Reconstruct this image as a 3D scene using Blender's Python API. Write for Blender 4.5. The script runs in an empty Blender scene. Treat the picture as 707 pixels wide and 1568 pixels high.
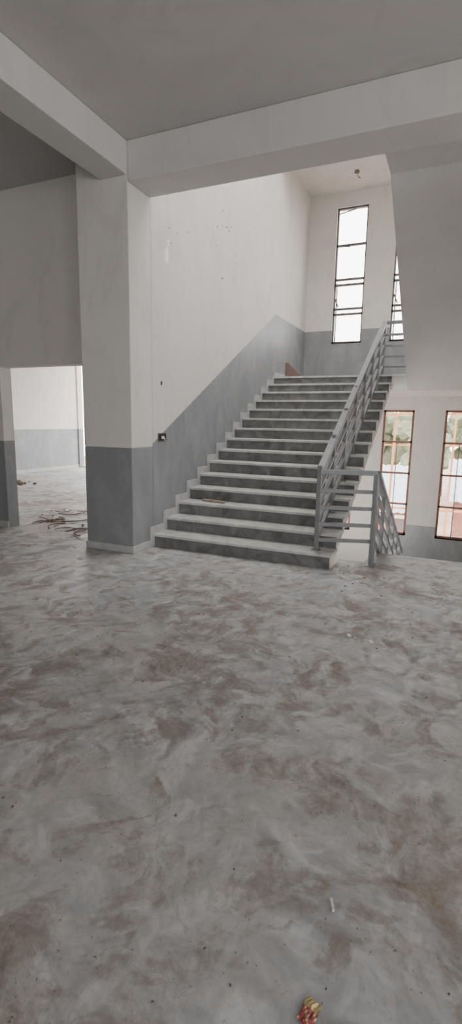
import bpy, bmesh, math, random
from mathutils import Vector, Matrix
random.seed(7)
C = bpy.context.scene.collection
WORLD = 9.0

# ------------------------------------------------------------------ materials
def new_mat(name):
    m = bpy.data.materials.new(name); m.use_nodes = True
    nt = m.node_tree; nt.nodes.clear()
    out = nt.nodes.new('ShaderNodeOutputMaterial')
    b = nt.nodes.new('ShaderNodeBsdfPrincipled')
    nt.links.new(b.outputs[0], out.inputs[0])
    geo = nt.nodes.new('ShaderNodeNewGeometry')
    return m, nt, b, geo.outputs['Position']

def noise(nt, pos, scale, detail=6, rough=.55, dist=0., sc=None, rot=None, off=None):
    n = nt.nodes.new('ShaderNodeTexNoise')
    n.inputs['Scale'].default_value = scale; n.inputs['Detail'].default_value = detail
    n.inputs['Roughness'].default_value = rough; n.inputs['Distortion'].default_value = dist
    if sc or rot or off:
        if rot or off:
            m0 = nt.nodes.new('ShaderNodeMapping')
            if rot: m0.inputs['Rotation'].default_value = rot
            if off: m0.inputs['Location'].default_value = off
            nt.links.new(pos, m0.inputs['Vector']); pos = m0.outputs[0]
        if sc:
            mp = nt.nodes.new('ShaderNodeMapping'); mp.inputs['Scale'].default_value = sc
            nt.links.new(pos, mp.inputs['Vector']); pos = mp.outputs[0]
    nt.links.new(pos, n.inputs['Vector'])
    return n.outputs['Fac']

def ramp(nt, fac, stops):
    r = nt.nodes.new('ShaderNodeValToRGB')
    e = r.color_ramp.elements
    while len(e) < len(stops): e.new(0.5)
    for i, (p, c) in enumerate(stops):
        e[i].position = p
        e[i].color = (c[0], c[1], c[2], 1) if isinstance(c, (tuple, list)) else (c, c, c, 1)
    nt.links.new(fac, r.inputs[0])
    return r.outputs[0]

def mix(nt, fac, a, b, mode='MIX'):
    m = nt.nodes.new('ShaderNodeMix'); m.data_type = 'RGBA'; m.blend_type = mode
    for sock, v in ((m.inputs[0], fac), (m.inputs[6], a), (m.inputs[7], b)):
        if isinstance(v, (int, float)): sock.default_value = v
        elif isinstance(v, (tuple, list)): sock.default_value = (*v[:3], 1)
        else: nt.links.new(v, sock)
    return m.outputs[2]

def bump(nt, b, h, strength, dist=0.01):
    n = nt.nodes.new('ShaderNodeBump'); n.inputs['Strength'].default_value = strength
    n.inputs['Distance'].default_value = dist
    nt.links.new(h, n.inputs['Height']); nt.links.new(n.outputs[0], b.inputs['Normal'])

def simple(name, col, rough=.6, var=.15, scale=6, metal=0, bmp=.1, dist=.3):
    m, nt, b, pos = new_mat(name)
    f = noise(nt, pos, scale, 8, .6, dist)
    lo = tuple(c*(1-var) for c in col); hi = tuple(min(1, c*(1+var)) for c in col)
    nt.links.new(ramp(nt, f, [(.3, lo), (.7, hi)]), b.inputs['Base Color'])
    b.inputs['Roughness'].default_value = rough; b.inputs['Metallic'].default_value = metal
    if bmp: bump(nt, b, noise(nt, pos, scale*8, 4), bmp, .005)
    return m

def plaster(name, col, dirt, rough=.75, dmask=(.5, .75)):
    m, nt, b, pos = new_mat(name)
    f = noise(nt, pos, .9, 8, .6, .6)
    base = ramp(nt, f, [(.3, tuple(c*.90 for c in col)), (.7, col)])
    smudge = ramp(nt, noise(nt, pos, 2.3, 10, .65, 1.2, sc=(1, 1, .5)), [(dmask[0], 0.), (dmask[1], .65)])
    c = mix(nt, smudge, base, dirt)
    nt.links.new(c, b.inputs['Base Color'])
    b.inputs['Roughness'].default_value = rough
    bump(nt, b, noise(nt, pos, 9, 8, .6), .12, .02)
    return m

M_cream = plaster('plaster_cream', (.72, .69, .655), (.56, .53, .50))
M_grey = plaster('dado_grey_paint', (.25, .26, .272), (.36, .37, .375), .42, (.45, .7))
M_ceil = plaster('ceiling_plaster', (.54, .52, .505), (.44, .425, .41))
M_soff = plaster('soffit_plaster', (.62, .60, .585), (.52, .505, .49))
M_skirt = simple('skirting_stone', (.42, .425, .425), .5, .15, 8)
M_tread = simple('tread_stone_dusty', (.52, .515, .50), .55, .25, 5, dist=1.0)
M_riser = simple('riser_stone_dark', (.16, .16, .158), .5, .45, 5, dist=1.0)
M_rail = simple('railing_grey_metal', (.22, .225, .235), .42, .12, 8, .3, .03)
M_frame = simple('window_frame_metal', (.14, .125, .12), .5, .2, 8, .2, .03)
M_frameb = simple('window_frame_primer_brown', (.22, .10, .065), .55, .2, 8, .1, .03)
M_black = simple('black_plastic', (.012, .012, .012), .5, .2, 20)
M_mark = simple('plaster_pit', (.16, .13, .11), .9, .2, 20)
M_white = simple('white_chip', (.75, .74, .72), .6, .1, 20)
M_patch = simple('putty_patch', (.92, .91, .90), .8, .04, 20)
M_wood = simple('raw_timber', (.13, .085, .065), .7, .3, 10)
M_plank = simple('dusty_plank', (.33, .27, .22), .75, .2, 10)
M_brown = simple('brown_jute', (.24, .18, .14), .9, .35, 30)
M_soil = simple('soil_crumb', (.14, .11, .09), .9, .4, 40)
M_yellow = simple('wrapper_yellow', (.50, .40, .18), .35, .25, 60)
M_red = simple('wrapper_red', (.32, .08, .08), .35, .25, 60)
M_brick = simple('brick_red', (.36, .18, .14), .85, .3, 3)
M_tin = simple('corrugated_tin', (.36, .40, .44), .5, .2, 2, .2)
M_leaf = simple('foliage', (.19, .22, .14), .8, .4, 2)
M_trunk = simple('bark', (.20, .15, .12), .9, .3, 6)
M_ground = simple('outside_ground', (.36, .25, .20), .95, .35, .4)
M_bamboo = simple('bamboo_orange', (.50, .22, .10), .6, .3, 4)

def mth(nt, op, a, b_):
    n = nt.nodes.new('ShaderNodeMath'); n.operation = op
    for s, v in ((n.inputs[0], a), (n.inputs[1], b_)):
        if isinstance(v, (int, float)): s.default_value = v
        else: nt.links.new(v, s)
    return n.outputs[0]

def floor_mat():
    m, nt, b, pos = new_mat('dirty_stone_floor')
    def warp(scale, amt, detail):
        nz = nt.nodes.new('ShaderNodeTexNoise'); nz.inputs['Scale'].default_value = scale
        nz.inputs['Detail'].default_value = detail
        nt.links.new(pos, nz.inputs['Vector'])
        sub = nt.nodes.new('ShaderNodeVectorMath'); sub.operation = 'SUBTRACT'
        sub.inputs[1].default_value = (.5, .5, .5); nt.links.new(nz.outputs['Color'], sub.inputs[0])
        sc = nt.nodes.new('ShaderNodeVectorMath'); sc.operation = 'SCALE'; sc.inputs['Scale'].default_value = amt
        nt.links.new(sub.outputs[0], sc.inputs[0])
        add = nt.nodes.new('ShaderNodeVectorMath'); add.operation = 'ADD'
        nt.links.new(pos, add.inputs[0]); nt.links.new(sc.outputs[0], add.inputs[1])
        return add.outputs[0]
    w = warp(1.9, .36, 3)
    # trowel / mop smears running in three directions, each dominating in different patches
    s1 = noise(nt, w, 2.2, 10, .62, 0, sc=(1, 3.2, 1), rot=(0, 0, .45))
    s2 = noise(nt, w, 2.5, 10, .62, 0, sc=(1, 3.6, 1), rot=(0, 0, -.75))
    s3 = noise(nt, w, 2.7, 10, .62, 0, sc=(1, 2.8, 1), rot=(0, 0, 1.5))
    sel = ramp(nt, noise(nt, w, 1.9, 3, .55), [(.47, 0.), (.53, 1.)])
    sel2 = ramp(nt, noise(nt, w, 2.3, 3, .55, 0, off=(5, 3, 0)), [(.52, 0.), (.57, 1.)])
    streak = mix(nt, sel2, mix(nt, sel, s1, s2), s3)
    streakb = mix(nt, sel2, mix(nt, sel, s2, s3), s1)
    fine = noise(nt, w, 12, 12, .72)
    grit = noise(nt, pos, 40, 6, .7)
    base = ramp(nt, streak, [(.34, (.28, .285, .29)), (.45, (.40, .41, .42)), (.53, (.49, .50, .51)), (.62, (.62, .63, .64))])
    # beige dust film
    base = mix(nt, ramp(nt, noise(nt, pos, .8, 6, .6, off=(2, 9, 0)), [(.42, 0.), (.60, .5)]), base, (.46, .425, .385))
    base = mix(nt, ramp(nt, grit, [(.45, 0.), (.7, .35)]), base, (.29, .27, .25))
    big = noise(nt, pos, 1.0, 12, .70, 0)
    md = noise(nt, w, 3.2, 12, .74, 0, off=(7, 1, 0))
    v = mth(nt, 'ADD', mth(nt, 'MULTIPLY', big, .5), mth(nt, 'MULTIPLY', md, .5))
    v = mth(nt, 'ADD', v, mth(nt, 'MULTIPLY', mth(nt, 'SUBTRACT', streakb, .5), .7))
    mask = ramp(nt, v, [(.49, 0.), (.54, .5), (.62, .88)])
    brown = ramp(nt, fine, [(.30, (.15, .118, .094)), (.5, (.255, .21, .175)), (.7, (.38, .33, .29))])
    mask2 = mth(nt, 'MULTIPLY', mask, ramp(nt, grit, [(.3, .65), (.6, 1.)]))
    c = mix(nt, mask2, base, brown)
    # thin dragged mud lines and white slurry drags on top
    line = ramp(nt, mix(nt, sel, s3, s1), [(.475, 0.), (.494, .5), (.506, .5), (.525, 0.)])
    c = mix(nt, mth(nt, 'MULTIPLY', line, ramp(nt, big, [(.47, 0.), (.58, .8)])), c, (.23, .19, .16))
    c = mix(nt, ramp(nt, streakb, [(.37, .5), (.42, 0.)]), c, (.60, .61, .62))
    spk = ramp(nt, noise(nt, pos, 24, 6, .75), [(.64, 0.), (.69, .85)])
    c = mix(nt, spk, c, (.10, .08, .068))
    spk2 = ramp(nt, noise(nt, pos, 75, 2, .5), [(.70, 0.), (.74, .7)])
    c = mix(nt, spk2, c, (.11, .09, .078))
    nt.links.new(c, b.inputs['Base Color'])
    nt.links.new(ramp(nt, mask, [(0, .50), (1, .8)]), b.inputs['Roughness'])
    b.inputs['Specular IOR Level'].default_value = .4
    bump(nt, b, fine, .25, .01)
    return m
M_floor = floor_mat()

# ------------------------------------------------------------------ mesh builder
class MB:
    def __init__(s): s.bm = bmesh.new(); s.mats = []
    def mi(s, m):
        if m not in s.mats: s.mats.append(m)
        return s.mats.index(m)
    def hexa(s, vs, m):
        v = [s.bm.verts.new(p) for p in vs]; k = s.mi(m)
        for f in ((0,3,2,1),(4,5,6,7),(0,1,5,4),(1,2,6,5),(2,3,7,6),(3,0,4,7)):
            s.bm.faces.new([v[i] for i in f]).material_index = k
    def box(s, x0, x1, y0, y1, z0, z1, m):
        s.hexa([(x0,y0,z0),(x1,y0,z0),(x1,y1,z0),(x0,y1,z0),(x0,y0,z1),(x1,y0,z1),(x1,y1,z1),(x0,y1,z1)], m)
    def prism(s, prof, x0, x1, m):     # prof in (y,z)
        k = s.mi(m)
        a = [s.bm.verts.new((x0, y, z)) for y, z in prof]; b = [s.bm.verts.new((x1, y, z)) for y, z in prof]
        s.bm.faces.new(a).material_index = k; s.bm.faces.new(b[::-1]).material_index = k
        n = len(prof)
        for i in range(n):
            j = (i+1) % n
            s.bm.faces.new((a[i], b[i], b[j], a[j])).material_index = k
    def bar(s, p, q, w, h, m, up=(0,0,1)):
        p, q = Vector(p), Vector(q); d = (q-p).normalized(); up = Vector(up)
        if abs(d.dot(up)) > .98: up = Vector((0,1,0))
        r = d.cross(up).normalized(); u = r.cross(d).normalized()
        r *= w/2; u *= h/2
        s.hexa([p-r-u, p+r-u, q+r-u, q-r-u, p-r+u, p+r+u, q+r+u, q-r+u], m)
    def finish(s, name, parent=None, bevel=0, smooth=False):
        bmesh.ops.recalc_face_normals(s.bm, faces=s.bm.faces)
        me = bpy.data.meshes.new(name); s.bm.to_mesh(me); s.bm.free()
        for m in s.mats: me.materials.append(m)
        if smooth:
            for p in me.polygons: p.use_smooth = True
        o = bpy.data.objects.new(name, me); C.objects.link(o)
        if parent: o.parent = parent
        if bevel:
            b = o.modifiers.new('bevel', 'BEVEL'); b.width = bevel; b.segments = 2; b.limit_method = 'ANGLE'
        return o

def empty(name, loc=(0,0,0)):
    e = bpy.data.objects.new(name, None); e.empty_display_size = .2; C.objects.link(e); return e

def wall(name, axis, a0, a1, u0, u1, z0, z1, holes=(), dados=(), mat=None, dm=None, ucuts=()):
    """axis 'y': wall plane perpendicular to Y (u is X); axis 'x': perpendicular to X (u is Y).
    dados: (z0, z1[, u0, u1])"""
    mat = mat or M_cream; dm = dm or M_grey
    us = sorted({u0, u1, *ucuts, *[h[0] for h in holes], *[h[1] for h in holes]})
    zs = sorted({z0, z1, *[h[2] for h in holes], *[h[3] for h in holes], *[z for d in dados for z in d[:2]]})
    us = [u for u in us if u0 <= u <= u1]; zs = [z for z in zs if z0 <= z <= z1]
    b = MB()
    for i in range(len(us)-1):
        for j in range(len(zs)-1):
            uc = (us[i]+us[i+1])/2; zc = (zs[j]+zs[j+1])/2
            if any(h[0] < uc < h[1] and h[2] < zc < h[3] for h in holes): continue
            m = dm if any(d[0] < zc < d[1] and (len(d) < 3 or d[2] < uc < d[3]) for d in dados) else mat
            if axis == 'y': b.box(us[i], us[i+1], a0, a1, zs[j], zs[j+1], m)
            else: b.box(a0, a1, us[i], us[i+1], zs[j], zs[j+1], m)
    return b.finish(name)

XW = -3.23      # stair side wall plane
YB = 11.22      # stairwell back wall plane
XR = 1.30       # stairwell right wall
ZC = 4.22       # ceiling
D = 1.19        # dado height
ROOF = 8.6

# ------------------------------------------------------------------ room shell
b = MB()
b.box(-10.8, 7, -6, 5.05, -.2, 0, M_floor)
b.box(-1.08, XR, 5.05, 5.5, -.2, 0, M_floor)
b.box(-.8, XR, 5.5, 6.0, -.2, 0, M_floor)
b.box(-10.8, XW-.22, 5.05, 12.6, -.2, 0, M_floor)
b.finish('floor')
b = MB()
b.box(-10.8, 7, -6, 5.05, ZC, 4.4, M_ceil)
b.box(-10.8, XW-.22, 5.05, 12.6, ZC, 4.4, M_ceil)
b.finish('ceiling')
# stairwell roof, out of view; opening added to bring more daylight onto the stairs
b = MB()
SX0, SX1, SY0, SY1 = -2.9, .9, 5.4, 8.9
b.box(XW-.22, XR+.2, 4.85, SY0, ROOF, ROOF+.15, M_ceil)
b.box(XW-.22, XR+.2, SY1, YB+.22, ROOF, ROOF+.15, M_ceil)
b.box(XW-.22, SX0, SY0, SY1, ROOF, ROOF+.15, M_ceil)
b.box(SX1, XR+.2, SY0, SY1, ROOF, ROOF+.15, M_ceil)
b.finish('ceiling_stairwell')
b = MB(); b.box(XW-.22, XR+.2, 4.85, YB+.22, -4.35, -4.2, M_floor); b.finish('floor_lower')

wall('wall_left', 'x', -11.0, -10.8, -6, 12.6, 0, 4.4, dados=[(0, D)])
wall('wall_doorway', 'y', 5.0, 5.18, -10.8, -3.88, 0, ZC, holes=[(-5.54, -3.95, 0, 2.15)], dados=[(0, D)])
wall('wall_rear_room', 'y', 12.6, 12.8, -10.8, XW-.22, 0, 4.4,
     holes=[(-10.76, -8.2, .02, 3.7), (-7.6, -4.0, .4, 3.7)], dados=[(0, D)])
wall('wall_right', 'x', 7, 7.2, -6, 5.05, 0, 4.4, holes=[(-4.5, -2.5, .5, 3.2), (.6, 3.4, .3, 3.2)], dados=[(0, D)])
wall('wall_behind', 'y', -6.2, -6, -10.8, 7, 0, 4.4,
     holes=[(-1.5, .2, .8, 2.8), (3.0, 5.0, .8, 2.8)], dados=[(0, D)])
wall('wall_front_right', 'y', 4.85, 5.05, XR, 7, 0, ZC, dados=[(0, D)])
# stairwell shell
WX = [(-2.64, -2.01), (-1.44, -.82), (-.23, .39), (.72, 1.22)]
holes = [(x0, x1, 3.2, 5.88) for x0, x1 in WX] + [(x0, x1, -.84, 1.80) for x0, x1 in WX] \
        + [(x0, x1, 6.9, 8.3) for x0, x1 in WX]
wall('wall_back', 'y', YB, YB+.22, XW-.22, XR+.2, -4.2, ROOF, holes=holes,
     dados=[(-1.71, -.61, -1.44, 9), (2.34, 3.46)])
wall('wall_stairwell_right', 'x', XR, XR+.2, 5.05, YB, -4.2, ROOF, dados=[(-1.71, -.61)])
wall('wall_stairwell_front', 'y', 4.85, 5.05, XW-.22, XR+.2, 4.4, ROOF)  # unseen wall added to keep upper-floor light out of the stairwell
wall('wall_stairwell_lower', 'y', 4.85, 5.05, XW-.22, XR+.2, -4.2, -.2, holes=[(-3.0, 1.1, -3.9, -.5)])  # unseen opening added to throw light on the lower back wall
b = MB()
b.box(XW-.22, XW-.006, 5.05, YB, -4.2, ROOF, M_cream)
b.prism([(5.05,-.25),(5.05,1.235),(9.25,3.46),(YB,3.46),(YB,2.0),(9.3,2.0)], XW-.006, XW, M_grey)
b.prism([(5.05,1.235),(9.25,3.46),(YB,3.46),(YB,ROOF),(5.05,ROOF)], XW-.006, XW, M_cream)
b.prism([(5.05,-.25),(9.3,2.0),(YB,2.0),(YB,-4.2),(5.05,-4.2)], XW-.006, XW, M_cream)
b.finish('wall_stair_side')

b = MB()
b.box(-3.88, XW, 4.63, 5.05, 0, D, M_grey)
b.box(-3.88, XW, 4.63, 5.05, D, ZC, M_cream)
b.box(-3.895, XW+.012, 4.615, 5.0, 0, .085, M_skirt)
b.finish('pillar', bevel=.008)

# beams
b = MB()
b.box(XW, 7, 4.63, 5.05, 3.85, ZC, M_soff)
b.finish('beam', bevel=.012)
b = MB()
b.box(-3.57, XW, -6, 4.63, 3.91, ZC, M_soff)
b.finish('beam', bevel=.012)

b = MB()
b.box(-10.8, -5.54, 4.985, 5.0, 0, .09, M_skirt)
b.finish('baseboard_doorway')
b = MB()
b.box(-10.8, -10.785, 5.2, 12.6, 0, .09, M_skirt)
b.finish('baseboard_left')

# ------------------------------------------------------------------ staircases
R_, T_ = .156, .298
def flight_up():
    e = empty('staircase')
    b = MB(); prof = [(5.062, -.115)]
    for i in range(15):
        y = 5.05+T_*i
        if i: prof.append((y+.012, R_*i))
        prof.append((y+.012, R_*(i+1)-.03))
    prof += [(9.24, 2.07)]
    b.prism(prof, XW, -1.10, M_cream)
    b.finish('waist_slab', e)
    b = MB()
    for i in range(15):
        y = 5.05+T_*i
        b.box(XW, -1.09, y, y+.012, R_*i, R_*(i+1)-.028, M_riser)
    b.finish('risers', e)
    b = MB()
    for i in range(14):
        y = 5.05+T_*i
        b.box(XW, -1.07, y-.025, y+T_+.002, R_*(i+1)-.03, R_*(i+1), M_tread)
    b.finish('treads', e, bevel=.004)
    b = MB()
    for i in range(14):
        y = 5.05+T_*i; z = R_*(i+1)
        b.box(XW, XW+.018, y-.09, y+T_-.09, z, z+.09, M_skirt)
        b.box(XW, XW+.018, y-.09, y-.001, z-R_+.0, z, M_skirt)
    b.box(XW, XW+.018, 9.222-.09, 9.222-.001, 14*R_, 15*R_, M_skirt)
    b.finish('stepped_skirting', e, bevel=.003)
flight_up()

b = MB()
b.box(XW+.001, XR-.001, 9.235, YB-.001, 2.07, 2.31, M_cream)
b.box(XW+.001, XR-.001, 9.197, YB-.001, 2.31, 2.34, M_tread)
b.box(XW+.001, XW+.018, 9.24, YB-.001, 2.34, 2.43, M_skirt)
b.box(XW+.018, XR-.001, YB-.018, YB-.001, 2.34, 2.43, M_skirt)
b.finish('stair_landing')
b = MB(); b.box(XW, XR, 9.2, YB, 6.15, 6.39, M_cream); b.finish('upper_landing_slab')
b = MB(); b.box(XW, XR, 9.2, YB, -1.95, -1.74, M_cream); b.box(XW, XR, 9.2, YB, -1.74, -1.71, M_tread); b.finish('lower_landing_slab')

XS = -.82
def flight_return():
    e = empty('staircase')
    b = MB(); prof = [(9.235, 2.07)]
    Y0 = 9.222
    for j in range(13):
        y = Y0-T_*j; prof += [(y-.012, 2.34+R_*j), (y-.012, 2.34+R_*(j+1)-.03)]
    prof += [(5.05, 2.34+R_*13-.03), (5.05, 3.94), (5.646, 3.94)]
    b.prism(prof, XS, XR, M_soff); b.finish('waist_slab', e)
    b = MB()
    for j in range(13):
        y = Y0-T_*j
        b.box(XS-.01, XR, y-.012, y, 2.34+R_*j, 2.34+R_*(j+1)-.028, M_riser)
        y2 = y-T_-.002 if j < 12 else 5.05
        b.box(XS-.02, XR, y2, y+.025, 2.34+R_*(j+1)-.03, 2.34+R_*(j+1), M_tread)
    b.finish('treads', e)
flight_return()

def flight_down():
    e = empty('staircase')
    N, t, r = 11, .32, 1.71/11
    b = MB(); prof = []
    for k in range(10):
        y = 6.0+t*k; z = -r*(k+1)-.03
        prof += [(y, z), (y+t, z)]
    prof += [(9.2, -1.95), (6.0, -.42)]
    b.prism(prof, -.8, XR, M_cream); b.finish('waist_slab', e)
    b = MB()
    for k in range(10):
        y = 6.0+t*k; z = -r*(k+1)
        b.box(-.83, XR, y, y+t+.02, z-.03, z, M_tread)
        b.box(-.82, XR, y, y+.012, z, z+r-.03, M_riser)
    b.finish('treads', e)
flight_down()

# ------------------------------------------------------------------ railings
OFFS = (.20, .38, .56, .73)
def railing(path, posts, name='stair_railing'):
    e = empty(name)
    b = MB()
    for p, q in zip(path[:-1], path[1:]):
        b.bar(p, q, .075, .05, M_rail)
    b.finish('handrail', e, bevel=.005)
    b = MB()
    for o in OFFS:
        for p, q in zip(path[:-1], path[1:]):
            b.bar((p[0], p[1], p[2]-o), (q[0], q[1], q[2]-o), .038, .038, M_rail)
    b.finish('intermediate_rails', e, bevel=.003)
    b = MB()
    for x, y, zt, zb in posts:
        b.bar((x, y, zb), (x, y, zt-.01), .045, .045, M_rail)
        b.box(x-.05, x+.05, y-.04, y+.04, zb, zb+.008, M_rail)
    b.finish('posts', e, bevel=.003)

XP = -1.27
def rz(y): return R_+.523*(y-5.05)+.845
posts = []
for i in range(0, 14, 2):
    y = 5.05+T_*i+.14
    posts.append((XP, y, rz(y), R_*(i+1)))
posts.append((XP, 9.33, 3.21, 2.341))
posts.append((-.73, 9.33, 3.21, 2.341))
posts.append((-.72, 5.38, 1.0, 0.0)); posts.append((-.72, 5.46, 1.0, 0.0))
railing([(-.72, 5.40, .995), (XP, 5.19, 1.0), (XP, 9.25, 3.20), (XP, 9.33, 3.21), (-.73, 9.33, 3.21)], posts)
def dz(y): return 1.0-(y-5.5)*.47
railing([(-.72, 5.46, .995), (-.72, 9.2, dz(9.2))],
        [(-.72, y, dz(y), -1.71/11*(int((y-6)/.32)+1)) for y in (6.15, 6.8, 7.45, 8.1, 8.75)])
railing([(-.76, 9.15, 3.26), (-.76, 5.3, 5.27)],
        [(-.76, 9.222-T_*j-.15, 3.26+(9.15-(9.222-T_*j-.15))*.523, 2.34+R_*(j+1)) for j in (0, 3, 6, 9, 12)])

# ------------------------------------------------------------------ windows
def window(idx, x0, x1, z0, z1, fr, kind):
    b = MB(); y0, y1 = YB+.05, YB+.10; w = .032
    F = M_frameb if kind == 'low' else M_frame
    if kind == 'low': w = .045
    b.box(x0, x0+w, y0, y1, z0, z1, F); b.box(x1-w, x1, y0, y1, z0, z1, F)
    b.box(x0, x1, y0, y1, z0, z0+w, F); b.box(x0, x1, y0, y1, z1-w, z1, F)
    for f in fr:
        z = z1-(z1-z0)*f
        b.box(x0, x1, y0, y1, z-.02, z+.02, F)
    if kind == 'up':
        zt = z1-(z1-z0)*.27
        b.bar((x0+.05, y0-.05, zt-.02), (x0+.32, y0-.2, zt-.10), .02, .02, F)
        b.bar((x0+.03, y0-.02, z1-.12), (x0+.38, y0-.03, z1-.06), .018, .018, F)
        zt = z1-(z1-z0)*.62
        b.bar((x0+.03, y0-.02, zt-.1), (x0+.12, y0-.1, zt-.30), .02, .02, F)
        b.bar((x0+.07, y0-.04, z0+.02), (x0+.07, y0-.04, z0+1.2), .022, .022, F)
    elif kind == 'low':
        b.box((x0+x1)/2-.008, (x0+x1)/2+.008, y0+.01, y1-.01, z0, z1-(z1-z0)*.25, F)
    b.box(x0, x1, YB, YB+.22, z0-.015, z0, M_skirt)
    b.finish('window_%d' % idx)
k = 1
for (x0, x1) in WX:
    window(k, x0, x1, 3.2, 5.88, (.27, .52, .56, .74, .78), 'up'); k += 1
for (x0, x1) in WX:
    window(k, x0, x1, -.84, 1.80, (.25, .5, .75), 'low'); k += 1
for (x0, x1) in WX:
    window(k, x0, x1, 6.9, 8.3, (.5,), 'mid'); k += 1

# ------------------------------------------------------------------ wall details
b = MB()
y, z = 5.25, 1.30
b.box(XW, XW+.008, y-.09, y+.09, z-.05, z+.05, M_frame)
b.box(XW+.004, XW+.012, y-.075, y+.075, z-.037, z+.037, M_black)
b.box(XW+.01, XW+.03, y-.03, y+.0, z-.02, z+.015, M_white)
b.bar((XW+.01, y+.02, z), (XW+.05, y+.05, z-.03), .006, .006, M_red)
b.bar((XW+.01, y+.03, z+.01), (XW+.045, y+.0, z-.04), .006, .006, M_white)
b.finish('electrical_socket_box')

def blob(b, c, ry, rz_, m, n=14, x=XW):
    k = b.mi(m)
    top = [b.bm.verts.new((x+.003, c[0]+ry*math.cos(a)*random.uniform(.7, 1.15), c[1]+rz_*math.sin(a)*random.uniform(.7, 1.15)))
           for a in [2*math.pi*i/n for i in range(n)]]
    bot = [b.bm.verts.new((x-.002, v.co.y, v.co.z)) for v in top]
    b.bm.faces.new(top).material_index = k
    for i in range(n):
        b.bm.faces.new((top[i], top[(i+1) % n], bot[(i+1) % n], bot[i])).material_index = k
b = MB()
blob(b, (5.38, 3.37), .05, .12, M_patch)
blob(b, (5.42, 3.52), .03, .05, M_patch)
blob(b, (5.25, 1.93), .02, .025, M_black)
for _ in range(6):
    blob(b, (random.uniform(5.4, 5.65), random.uniform(3.45, 3.75)), .007, .009, M_mark, 7)
for _ in range(7):
    blob(b, (random.uniform(6.7, 7.2), random.uniform(4.0, 4.4)), .011, .012, M_mark, 7)
for _ in range(4):
    blob(b, (random.uniform(5.5, 8.5), random.uniform(2.8, 5)), .009, .009, M_mark, 7)
blob(b, (6.9, 3.5), .022, .018, M_mark, 8)
b.finish('wall_plaster_marks')

b = MB()
bmesh.ops.create_cone(b.bm, cap_ends=True, segments=20, radius1=.05, radius2=.04, depth=.03,
                      matrix=Matrix.Translation((-2.12, 10.4, 6.135)))
b.mi(M_mark)
b.bar((-2.12, 10.4, 6.13), (-2.09, 10.4, 6.04), .010, .010, M_mark)
b.bar((-2.09, 10.4, 6.04), (-2.05, 10.38, 6.01), .016, .016, M_mark)
b.finish('ceiling_light_fitting')

b = MB()
b.hexa([(-3.02,9.27,2.341),(-2.70,9.27,2.341),(-2.70,9.30,2.341),(-3.02,9.30,2.341),
        (-3.05,9.36,2.60),(-2.99,9.36,2.60),(-2.99,9.39,2.60),(-3.05,9.39,2.60)], M_wood)
b.finish('timber_board_offcut')
b = MB(); b.bar((-2.95, 5.82, .483), (-2.63, 5.77, .483), .06, .024, M_plank); b.finish('wood_strip')

# ------------------------------------------------------------------ floor clutter
def coil(name, c, r, n, rad, mat):
    cu = bpy.data.curves.new(name, 'CURVE'); cu.dimensions = '3D'; cu.bevel_depth = rad; cu.bevel_resolution = 2
    for s_ in range(n):
        sp = cu.splines.new('NURBS'); m_ = 6; sp.points.add(m_-1)
        a0 = random.uniform(0, 6.28); x = c[0]+random.uniform(-r, r); y = c[1]+random.uniform(-r, r)*.7
        for i in range(m_):
            sp.points[i].co = (x, y, rad+random.uniform(0, rad*2), 1)
            a0 += random.uniform(-.1, .9); x += .09*math.cos(a0); y += .09*math.sin(a0)
        sp.use_endpoint_u = True; sp.order_u = 4
    o = bpy.data.objects.new(name, cu); C.objects.link(o); cu.materials.append(mat); return o
coil('rope_scrap', (-5.15, 5.65), .22, 7, .008, M_brown)
coil('rope_scrap', (-4.55, 5.4), .2, 4, .007, M_brown)
coil('rope_scrap', (-5.7, 6.3), .25, 3, .006, M_brown)

def rock(b, x, y, s, m, z=0, flat=.5):
    r = bmesh.ops.create_icosphere(b.bm, subdivisions=1, radius=1)
    k = b.mi(m); a = random.random()*6
    for v in r['verts']:
        p = v.co*random.uniform(.75, 1.2)
        v.co = (x+s*(p.x*math.cos(a)*1.3-p.y*math.sin(a)*.8), y+s*(p.x*math.sin(a)*1.3+p.y*math.cos(a)*.8), z+max(0, s*flat*(p.z+.8)))
        for f in v.link_faces: f.material_index = k
b = MB()
for _ in range(260):
    x, y = random.uniform(-3.0, 1.5), random.uniform(.6, 4.9)
    rock(b, x, y, random.choice((.002, .003, .004, .006)), random.choice((M_soil, M_soil, M_soil, M_brown)))
for _ in range(45):
    rock(b, random.uniform(-1.4, 1.2), random.uniform(4.4, 4.98), random.choice((.004, .006, .011)), random.choice((M_brown, M_brown, M_white)))
for _ in range(30):
    rock(b, random.gauss(-9.3, .3), random.gauss(8.6, .25), random.uniform(.02, .06), M_soil)
for _ in range(50):
    rock(b, random.uniform(-6, -4), random.uniform(5.3, 6.6), random.uniform(.006, .02), M_brown)
b.finish('floor_rubble')
b = MB()
for x, y, s in ((-.58, 3.46, .022), (-.42, 3.42, .020), (-.53, 3.44, .009), (-1.76, 4.86, .02), (-.75, 4.75, .02), (-.9, 4.85, .015),
                (-.95, 1.95, .005), (-.3, 4.9, .02), (-.5, 4.7, .012)):
    rock(b, x, y, s, M_white, 0, .3)
b.finish('plaster_chips')
b = MB()
p = Vector((-.228, 1.366, .006)); d = Vector((.010, -.022, 0))
bmesh.ops.create_cone(b.bm, cap_ends=True, segments=14, radius1=.0045, radius2=.004, depth=.04,
    matrix=Matrix.Translation(p) @ d.to_track_quat('Z', 'Y').to_matrix().to_4x4())
b.mi(M_white)
b.finish('cigarette_butt')
b = MB(); ky, kr = b.mi(M_yellow), b.mi(M_red)
gx = gy = 8; grid = []
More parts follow.
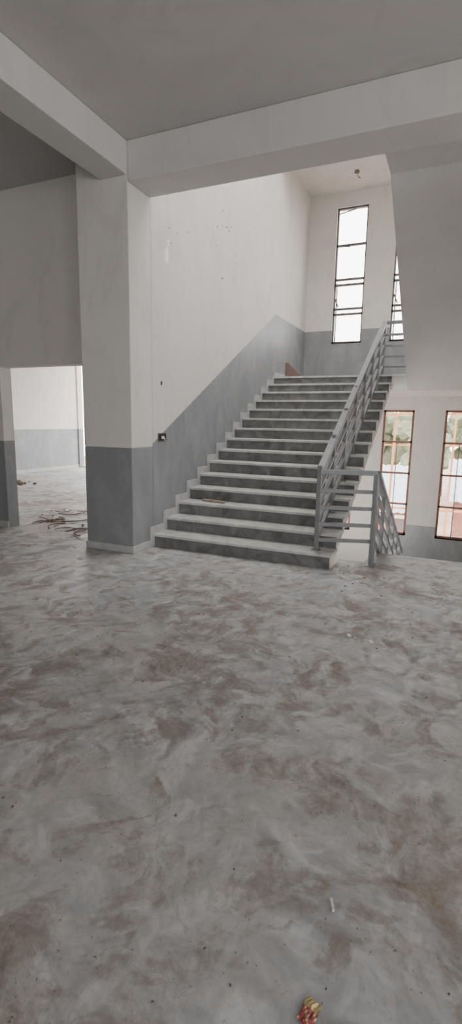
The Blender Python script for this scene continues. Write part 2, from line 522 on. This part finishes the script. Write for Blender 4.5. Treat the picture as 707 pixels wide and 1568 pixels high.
for i in range(gx+1):
    row = []
    for j in range(gy+1):
        u, v = i/gx-.5, j/gy-.5
        row.append(b.bm.verts.new((-.215+u*.042+v*.012, 1.05+v*.065-u*.01, .003+random.uniform(0, .008)*(1-abs(u)))))
    grid.append(row)
for i in range(gx):
    for j in range(gy):
        f = b.bm.faces.new((grid[i][j], grid[i+1][j], grid[i+1][j+1], grid[i][j+1]))
        f.material_index = ky if (j > 4 or (i+j) % 5 == 0) else kr
b.finish('candy_wrapper')

# ------------------------------------------------------------------ outside
b = MB(); b.box(-60, 60, 13.5, 90, -5.2, -5, M_ground); b.finish('ground')
def house(x0, x1, y0, y1, ze, zr, name):
    b = MB()
    b.box(x0, x1, y0, y1, -5, ze, M_brick)
    n = 40; ym = (y0+y1)/2; k = b.mi(M_tin)
    for i in range(n):
        xa = x0-.4+(x1-x0+.8)*i/n; xb = x0-.4+(x1-x0+.8)*(i+1)/n
        dzv = .06 if i % 2 else 0
        for (ya, za, yb_, zb) in ((y0-.6, ze-.1, ym, zr), (ym, zr, y1+.6, ze-.1)):
            vs = [b.bm.verts.new(q) for q in ((xa, ya, za+dzv), (xb, ya, za+.06-dzv), (xb, yb_, zb+.06-dzv), (xa, yb_, zb+dzv))]
            b.bm.faces.new(vs).material_index = k
    for i in range(3):
        xx = x0+(x1-x0)*(i+.5)/3
        b.box(xx-.4, xx+.4, y0-.05, y0, -3.6, -2.4, M_frame)
        b.box(xx-.5, xx+.5, y0-.08, y0, -2.4, -2.25, M_white)
    b.finish(name)
house(-5.5, -.8, 22, 27, -2.0, -.4, 'brick_house')
house(0.2, 6.0, 25, 31, -1.8, -.2, 'brick_house')
house(-12, -7.3, 28, 34, -1.0, .5, 'brick_house')
def tree(x, y, h, r):
    b = MB(); b.bar((x, y, -5), (x+.2, y, h-r), .35, .35, M_trunk)
    k = b.mi(M_leaf)
    for _ in range(45):
        v = Vector((random.gauss(0, 1), random.gauss(0, 1), random.gauss(0, .8))).normalized()*r*random.uniform(.3, 1)
        q = bmesh.ops.create_icosphere(b.bm, subdivisions=2, radius=r*random.uniform(.2, .38), matrix=Matrix.Translation((x+v.x, y+v.y, h-r*.4+v.z)))
        for w in q['verts']:
            w.co += Vector((random.uniform(-.12, .12),)*3)
            for f in w.link_faces: f.material_index = k
    b.finish('tree')
for t in ((-7, 46, 1.6, 3), (-2.5, 44, 1.2, 2.6), (2.0, 46, 1.8, 3.2), (7, 45, 1.4, 3), (-14, 46, 2.0, 3.5), (13, 48, 2.0, 3.5)):
    tree(*t)
b = MB()
for x in (-2.3, -1.65, -.1, .55, 1.6):
    b.bar((x, 15.0, -5), (x+.08, 15.0, 2.6), .06, .06, M_bamboo)
for z in (-.9, .9, 1.75):
    b.bar((-3, 15.05, z), (2.2, 15.05, z+.1), .05, .05, M_bamboo)
b.finish('bamboo_scaffold')

# ------------------------------------------------------------------ world & light portals
w = bpy.data.worlds.new('overcast'); bpy.context.scene.world = w; w.use_nodes = True
bg = w.node_tree.nodes['Background']
bg.inputs[0].default_value = (1.0, .985, .97, 1); bg.inputs[1].default_value = WORLD

def portal(name, loc, direction, sx, sy):
    l = bpy.data.lights.new(name, 'AREA'); l.shape = 'RECTANGLE'; l.size = sx; l.size_y = sy
    l.cycles.is_portal = True
    o = bpy.data.objects.new(name, l); C.objects.link(o)
    d = Vector(direction); o.rotation_euler = d.to_track_quat('-Z', 'Z' if abs(d.z) < .5 else 'Y').to_euler(); o.location = loc
portal('skylight_portal', (-.7, YB+.16, 4.54), (0, -1, 0), 4.3, 2.75)
portal('skylight_portal', (-.7, YB+.16, .48), (0, -1, 0), 4.3, 2.75)
portal('skylight_portal', (-.7, YB+.16, 7.6), (0, -1, 0), 4.3, 1.45)
portal('skylight_portal', (-7.4, 12.75, 1.9), (0, -1, 0), 7.0, 3.8)
portal('skylight_portal', (7.1, 2.0, 1.75), (-1, 0, 0), 2.9, 3.0)
portal('skylight_portal', (7.1, -3.5, 1.85), (-1, 0, 0), 2.1, 2.8)
portal('skylight_portal', (-.65, -6.1, 1.8), (0, 1, 0), 1.8, 2.1)
portal('skylight_portal', (4.0, -6.1, 1.8), (0, 1, 0), 2.1, 2.1)
portal('skylight_portal', (-.95, 4.9, -2.2), (0, 1, 0), 4.2, 3.5)  # for the added opening in the lower front wall
portal('skylight_portal', ((SX0+SX1)/2, (SY0+SY1)/2, ROOF+.1), (0, 0, -1), SX1-SX0, SY1-SY0)  # for the added roof opening

# ------------------------------------------------------------------ camera
cam = bpy.data.cameras.new('camera'); co = bpy.data.objects.new('camera', cam); C.objects.link(co)
cam.sensor_fit = 'VERTICAL'; cam.sensor_height = 36; cam.lens = 36*770/1568
psi, p, roll = math.radians(23.7), math.radians(10.2), .018
fw = Vector((-math.sin(psi)*math.cos(p), math.cos(psi)*math.cos(p), -math.sin(p)))
r0 = Vector((math.cos(psi), math.sin(psi), 0)); u0 = r0.cross(fw)
r = r0*math.cos(roll)+u0*math.sin(roll); u = u0*math.cos(roll)-r0*math.sin(roll)
Mx = Matrix((r, u, -fw)).transposed().to_4x4(); Mx.translation = Vector((0, 0, 1.5))
co.matrix_world = Mx
cam.clip_start = .05; cam.clip_end = 300
bpy.context.scene.camera = co
